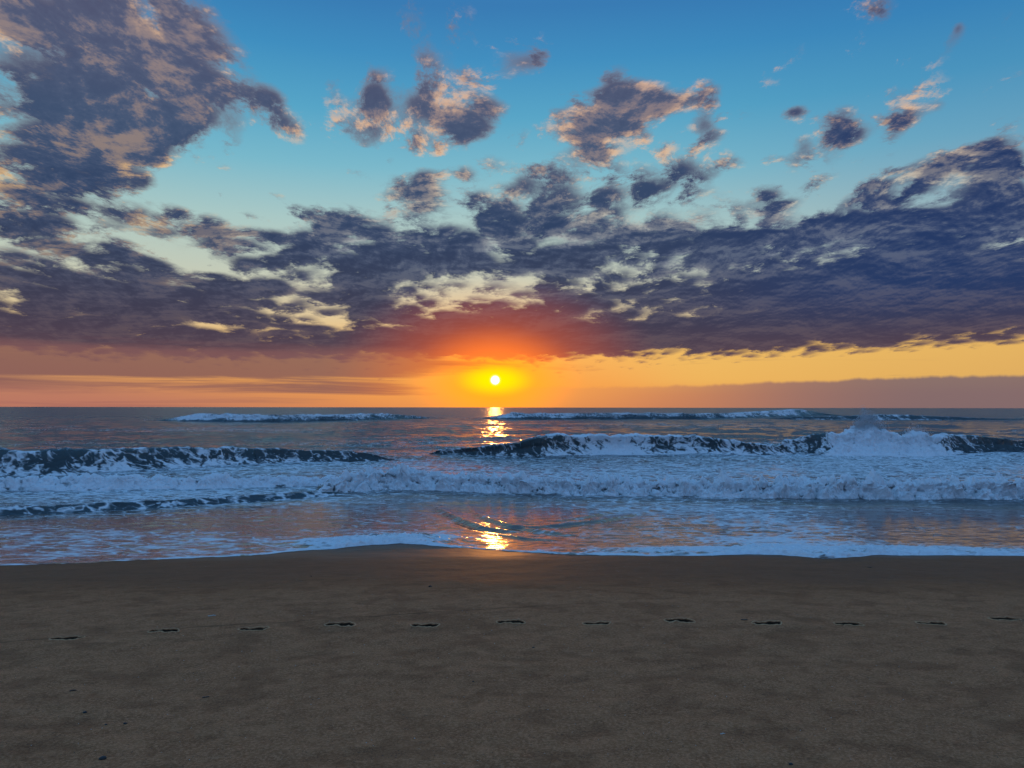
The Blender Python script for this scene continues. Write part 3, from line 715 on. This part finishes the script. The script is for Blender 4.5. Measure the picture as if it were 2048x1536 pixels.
# far lines of breakers
rA, iA = wave('breaking_wave', 'far long low breaking wave with a white crest, left of the sun below the horizon', 'wave', GB,
    [(290,842,838,.0),(330,843,830,.5),(360,844,828,1),(460,845,829,1),(560,845,831,1),(640,843,830,1),(720,842,829,1),(780,840,828,.9),(830,838,830,.4),(900,836,831,.1)],
    900, 40, curl=.3, face=1.6, back=6, foamf=f_far, lump=.32, lump_scale=1.1, seed=100, crease=0, taper=.16)
rB, iB = wave('breaking_wave', 'far long breaking wave with white crest just right of the sun, nearest the horizon', 'wave', GB,
    [(930,837,833,.1),(980,838,828,.6),(1010,839,825,.8),(1100,839,827,.75),(1200,839,826,.85),(1290,838,826,.7),(1400,838,827,.8),(1500,836,825,.85),(1580,833,820,1),(1612,832,818,.9),(1640,831,819,.1),(1700,830,824,.0)],
    1000, 40, curl=.3, face=1.5, back=6, foamf=f_far, lump=.36, lump_scale=1.0, seed=120, crease=0, taper=.12)
rC, iC = wave('breaking_wave', 'dark far swell with a thin broken white crest above the splashing wave on the right', 'wave', GB,
    [(1480,838,836,.0),(1560,838,833,.2),(1700,839,831,.5),(1770,839,828,.75),(1830,839,829,.7),(1900,839,832,.4),(2000,839,836,.1),(2150,838,836,0)],
    700, 36, curl=.1, face=1.8, back=6, foamf=f_streak(.05), lump=.20, lump_scale=.6, seed=140, crease=0, taper=.2)
# the middle breakers
rD, iD = wave('breaking_wave', 'curling breaker with a foamy curtain falling from its lip, right of the sun glitter', 'wave', GB,
    [(840,908,902,.25),(950,912,893,.4),(1040,913,882,.45),(1090,912,872,.5),(1130,910,868,.75),(1190,907,868,1),(1260,906,870,1),(1330,906,868,1),(1375,906,870,.55),(1430,907,875,.5),(1500,907,882,.6),(1560,906,892,.6),(1600,905,899,.5)],
    1100, 80, curl=.9, face=.9, back=4.5, foamf=f_streak(.46), lump=.13, lump_scale=1.6, seed=160)
rE, iE = wave('breaking_wave', 'breaker throwing up a tall plume of white spray at the right', 'wave', GB,
    [(1530,903,892,.5),(1580,904,878,.5),(1625,905,866,.3),(1660,906,864,.8),(1690,906,866,1.4),(1725,906,857,1.7),(1755,906,852,1.8),(1785,906,858,1.7),(1815,906,870,1.4),(1850,906,864,1.7),(1880,906,872,1.3),(1905,905,870,.8),(1935,904,866,.2),(2000,903,872,.12),(2080,902,880,.1),(2250,900,890,.1)],
    1000, 80, curl=.6, face=.9, back=4.5, foamf=f_streak(.46), lump=.34, lump_scale=1.4, seed=180)
rF, iF = wave('breaking_wave', 'dark breaker veined with streaks of foam at the left edge, nearer than the others', 'wave', GB,
    [(-260,956,898,.6),(-60,955,896,.55),(40,952,899,.5),(140,949,898,.62),(220,944,897,.7),(310,938,895,.6),(400,934,895,.5),(480,930,893,.55),(560,925,898,.45),(640,922,900,.3),(720,920,904,.25),(800,918,912,.2)],
    1200, 90, curl=.35, face=1.0, back=4.0, foamf=f_streak(.52, .35), lump=.11, lump_scale=1.8, seed=200)
# the rollers of white water close in
rG, iG = wave('surf_roller', 'long tumbling roller of lumpy white foam from the centre to the right edge', 'wave', GB,
    [(600,992,982,.5),(680,985,966,.8),(720,981,948,1),(780,980,938,1),(820,980,942,1),(900,982,952,1),(1000,985,956,1),(1100,988,960,1),(1250,991,961,1),(1400,993,961,1),(1600,996,962,1),(1800,998,963,1),(2048,998,963,1),(2300,999,964,1)],
    1900, 96, curl=.25, face=1.15, back=4.5, foamf=f_bore, lump=.46, lump_scale=2.2, seed=220, crease=.4)
rH, iH = wave('surf_roller', 'low roller of blue white foam at the left, in front of the dark veined breaker', 'wave', GB,
    [(-260,990,966,.9),(0,984,956,.9),(150,981,955,.95),(300,979,957,.95),(450,976,955,.9),(600,973,954,.85),(700,972,955,.7),(780,970,962,.5)],
    1100, 60, curl=.15, face=1.3, back=4.5, foamf=f_bore, lump=.26, lump_scale=2.0, seed=240)
rI, iI = wave('surf_roller', 'nearest small roller with a dark face and thin foam edge, slanting in from the left', 'wave', GB,
    [(-260,1064,1034,.8),(0,1044,1014,.75),(120,1037,1010,.72),(260,1026,1003,.68),(400,1015,996,.62),(540,1003,988,.6),(640,994,983,.6),(720,986,979,.5)],
    1200, 56, curl=.0, face=2.0, back=3.5, foamf=lambda s, t, fo, x, y, z: fo * (.55 + .55 * np.exp(-(t / .12) ** 2) + .35 * fbm2(s * 1.3, t * 4, 4, .6, 27)), lump=.06, lump_scale=3.2, seed=260)

# spray thrown up by the breakers
rs = np.random.RandomState(11)
def plume(info, root, cx, wid, top, n, seed, r0=.02, r1=.05, thick=.5, lean=0.0):
    """spray above one stretch of a wave; cx, wid in picture x, top in metres"""
    rs = np.random.RandomState(seed)
    px = cx + wid * rs.normal(0, .42, n)
    env = np.exp(-1.6 * ((px - cx) / wid) ** 2) * (1 + .35 * pn2(px / (wid * .22), px * 0, seed) + .2 * pn2(px / (wid * .07), px * 0, seed + 1))
    x = np.interp(px, info['px'], info['x']); y = np.interp(px, info['px'], info['y'])
    hz = rs.beta(1.6, 1.5, n) * top * np.clip(env, .05, 2)
    Hc = np.interp(px, info['px'], info['H'])
    pts = np.stack([x + lean * hz + rs.normal(0, .03, n), y + .95 * Hc + rs.normal(0, thick, n) * .5 * (.4 + hz / top), SEA_Z + hz], -1)
    return spray(root, pts, rs.uniform(r0, r1, n) * (1.15 - .6 * hz / (top * 1.4)), seed)
plume(iE, rE, 1757, 62, 2.35, 13000, 301, .013, .030)
plume(iE, rE, 1850, 55, 1.6, 4000, 302, .012, .026)
plume(iA, rA, 560, 230, 1.7, 2500, 308, .02, .05, 1.0)
plume(iB, rB, 1250, 260, 1.9, 3500, 309, .02, .06, 1.0)
plume(iD, rD, 1250, 130, 1.05, 2200, 303, .006, .016)
plume(iB, rB, 1590, 60, 2.2, 700, 305, .02, .05, 1.0)
plume(iG, rG, 790, 60, .80, 1200, 307, .004, .010, .3)

# ------------------------------------------------------------------ small things lying on the sand
def bit_material(name, c):
    m, g = material(name)
    geo = g.node('ShaderNodeNewGeometry')
    b = g.node('ShaderNodeBsdfPrincipled')
    n = g.noise(geo.outputs['Position'], 120.0, 4, 0.6)
    g.put(b.inputs['Base Color'], g.mix(n, c, tuple(q * .45 for q in c[:3]) + (1,)))
    b.inputs['Roughness'].default_value = 0.6
    o = g.node('ShaderNodeOutputMaterial'); g.l.new(b.outputs[0], o.inputs[0])
    return m
M_DARK = bit_material('dark_pebble', (0.030, 0.026, 0.024, 1)); M_WEED = bit_material('weed', (0.045, 0.034, 0.022, 1)); M_SHELL = bit_material('shell', (0.62, 0.56, 0.48, 1))
def pebble_mesh(name, a, b, c, seed):
    """a lumpy, flattened stone"""
    nu, nv = 14, 8
    u = np.linspace(0, 2 * math.pi, nu, endpoint=False); v = np.linspace(.06, math.pi - .06, nv)
    U, W_ = np.meshgrid(u, v)
    x, y, z = np.sin(W_) * np.cos(U), np.sin(W_) * np.sin(U), np.cos(W_)
    k_ = 1 + .28 * pn3(x * 1.4 + seed, y * 1.4, z * 1.4, seed)
    V = np.stack([a * x * k_, b * y * k_, c * z * k_], -1).reshape(-1, 3)
    F = []
    for j in range(nv - 1):
        for i in range(nu):
            F.append((j * nu + i, (j + 1) * nu + i, (j + 1) * nu + (i + 1) % nu, j * nu + (i + 1) % nu))
    top = len(V); V = np.vstack([V, [[0, 0, c], [0, 0, -c]]])
    T = [(top, i, (i + 1) % nu, (i + 1) % nu) for i in range(nu)]
    me = bpy.data.meshes.new(name)
    me.from_pydata(V.tolist(), [], [tuple(q) for q in F] + [(top, i, (i + 1) % nu) for i in range(nu)] + [(top + 1, (nv - 1) * nu + (i + 1) % nu, (nv - 1) * nu + i) for i in range(nu)])
    me.polygons.foreach_set('use_smooth', [True] * len(me.polygons))
    return me
def scrap_mesh(name, L, w, seed):
    """a curled strip of weed or a shell flake with thickness"""
    rs_ = np.random.RandomState(seed); n = 9
    t = np.linspace(-1, 1, n)
    cx, cyy = L * t, .35 * L * np.sin(t * 2.2 + seed) * .5
    wd = w * np.sqrt(np.clip(1.05 - t * t, .02, 1)) * (1 + .3 * rs_.uniform(-1, 1, n))
    zz = .25 * w + .5 * w * np.abs(np.sin(t * 2.6 + seed))
    V = []
    for i in range(n):
        V += [(cx[i], cyy[i] - wd[i], zz[i] * .3), (cx[i], cyy[i] + wd[i], zz[i] * .3 + .3 * w), (cx[i], cyy[i] + wd[i] * .8, zz[i] + .5 * w), (cx[i], cyy[i] - wd[i] * .8, zz[i] + .2 * w)]
    F = []
    for i in range(n - 1):
        for q in range(4):
            F.append((i * 4 + q, (i + 1) * 4 + q, (i + 1) * 4 + (q + 1) % 4, i * 4 + (q + 1) % 4))
    F += [(3, 2, 1, 0), tuple((n - 1) * 4 + q for q in range(4))]
    me = bpy.data.meshes.new(name); me.from_pydata(V, [], F)
    me.polygons.foreach_set('use_smooth', [True] * len(me.polygons))
    return me
# picture x, y, kind, length (m), turn, label
BITS = [
 (862,1170,'p',.030,.2,'small dark pebble near the water, left of the glow under the sun'),
 (430,1230,'s',.050,.3,'pale broken shell flake above the third footprint from the left'),
 (157,1376,'w',.030,.5,'curled dark scrap of weed on the sand below the leftmost footprint'),
 (420,1390,'w',.030,.6,'small dark scrap of weed low on the sand at the left'),
 (182,1418,'p',.018,.1,'small dark pebble below the curled weed scrap at the left'),
 (262,1440,'p',.016,.0,'dark speck-like pebble at the lower left, right one of a pair'),
 (224,1441,'p',.012,.0,'dark speck-like pebble at the lower left, left one of a pair'),
 (219,1508,'p',.026,.2,'dark flat pebble close to the bottom edge at the left'),
 (626,1151,'p',.014,.0,'tiny dark pebble on the wet sand left of the centre'),
 (1067,1290,'p',.014,.3,'lone dark pebble just below the footprints right of the centre'),
 (1485,1236,'w',.045,.1,'thin dark line of weed bits before the ninth footprint from the left'),
 (1735,1132,'w',.040,-.1,'thin dark weed strand on wet sand near the right foam edge'),
 (1574,1515,'p',.016,.2,'dark pebble at the bottom edge right of the centre'),
 (1440,1459,'s',.022,.1,'small pebble-grey shell scrap low on the sand right of the centre'),
 (948,1357,'p',.010,.0,'tiny dark pebble on the bare sand below the centre'),
]
for i, (px, py, kd_, L, rot, lab) in enumerate(BITS):
    L = L * .66
    bx, by = ground_at(px, py)
    bz = float(relief(np.array([bx]), np.array([by]))[0])
    nm = {'p': 'pebble', 's': 'shell_scrap', 'w': 'seaweed_scrap'}[kd_]
    me = pebble_mesh(nm, L, L * .8, L * .5, i) if kd_ == 'p' else scrap_mesh(nm, L, L * .22, i)
    me.materials.append({'p': M_DARK, 's': M_SHELL, 'w': M_WEED}[kd_])
    o = bpy.data.objects.new(nm, me); o.location = (bx, by, bz + (L * .22 if kd_ == 'p' else .001)); o.rotation_euler = (0, 0, rot)
    link(o); tag(o, lab, {'p': 'pebble', 's': 'shell', 'w': 'seaweed'}[kd_], 'bits lying on the sand')
# glinting shell grit scattered over the sand
rs = np.random.RandomState(77); n = 1400
gx = rs.normal(0, 2.6, n); gy = rs.uniform(3.2, 11.5, n)
gz = relief(gx, gy); rad = rs.uniform(.0012, .0034, n)
V = (np.stack([gx, gy, gz + rad * .4], -1)[:, None, :] + OCT_V[None] * rad[:, None, None] * rs.uniform(.5, 1.3, (n, 1, 3))).reshape(-1, 3)
F = (OCT_F[None] + 6 * np.arange(n)[:, None, None]).reshape(-1, 3)
me = mesh_np('shell_grit', V, F, False); me.materials.append(M_SHELL)
o = link(bpy.data.objects.new('shell_grit', me)); o['kind'] = 'stuff'
tag(o, 'pale shell grit scattered over the damp sand', 'shell grit')
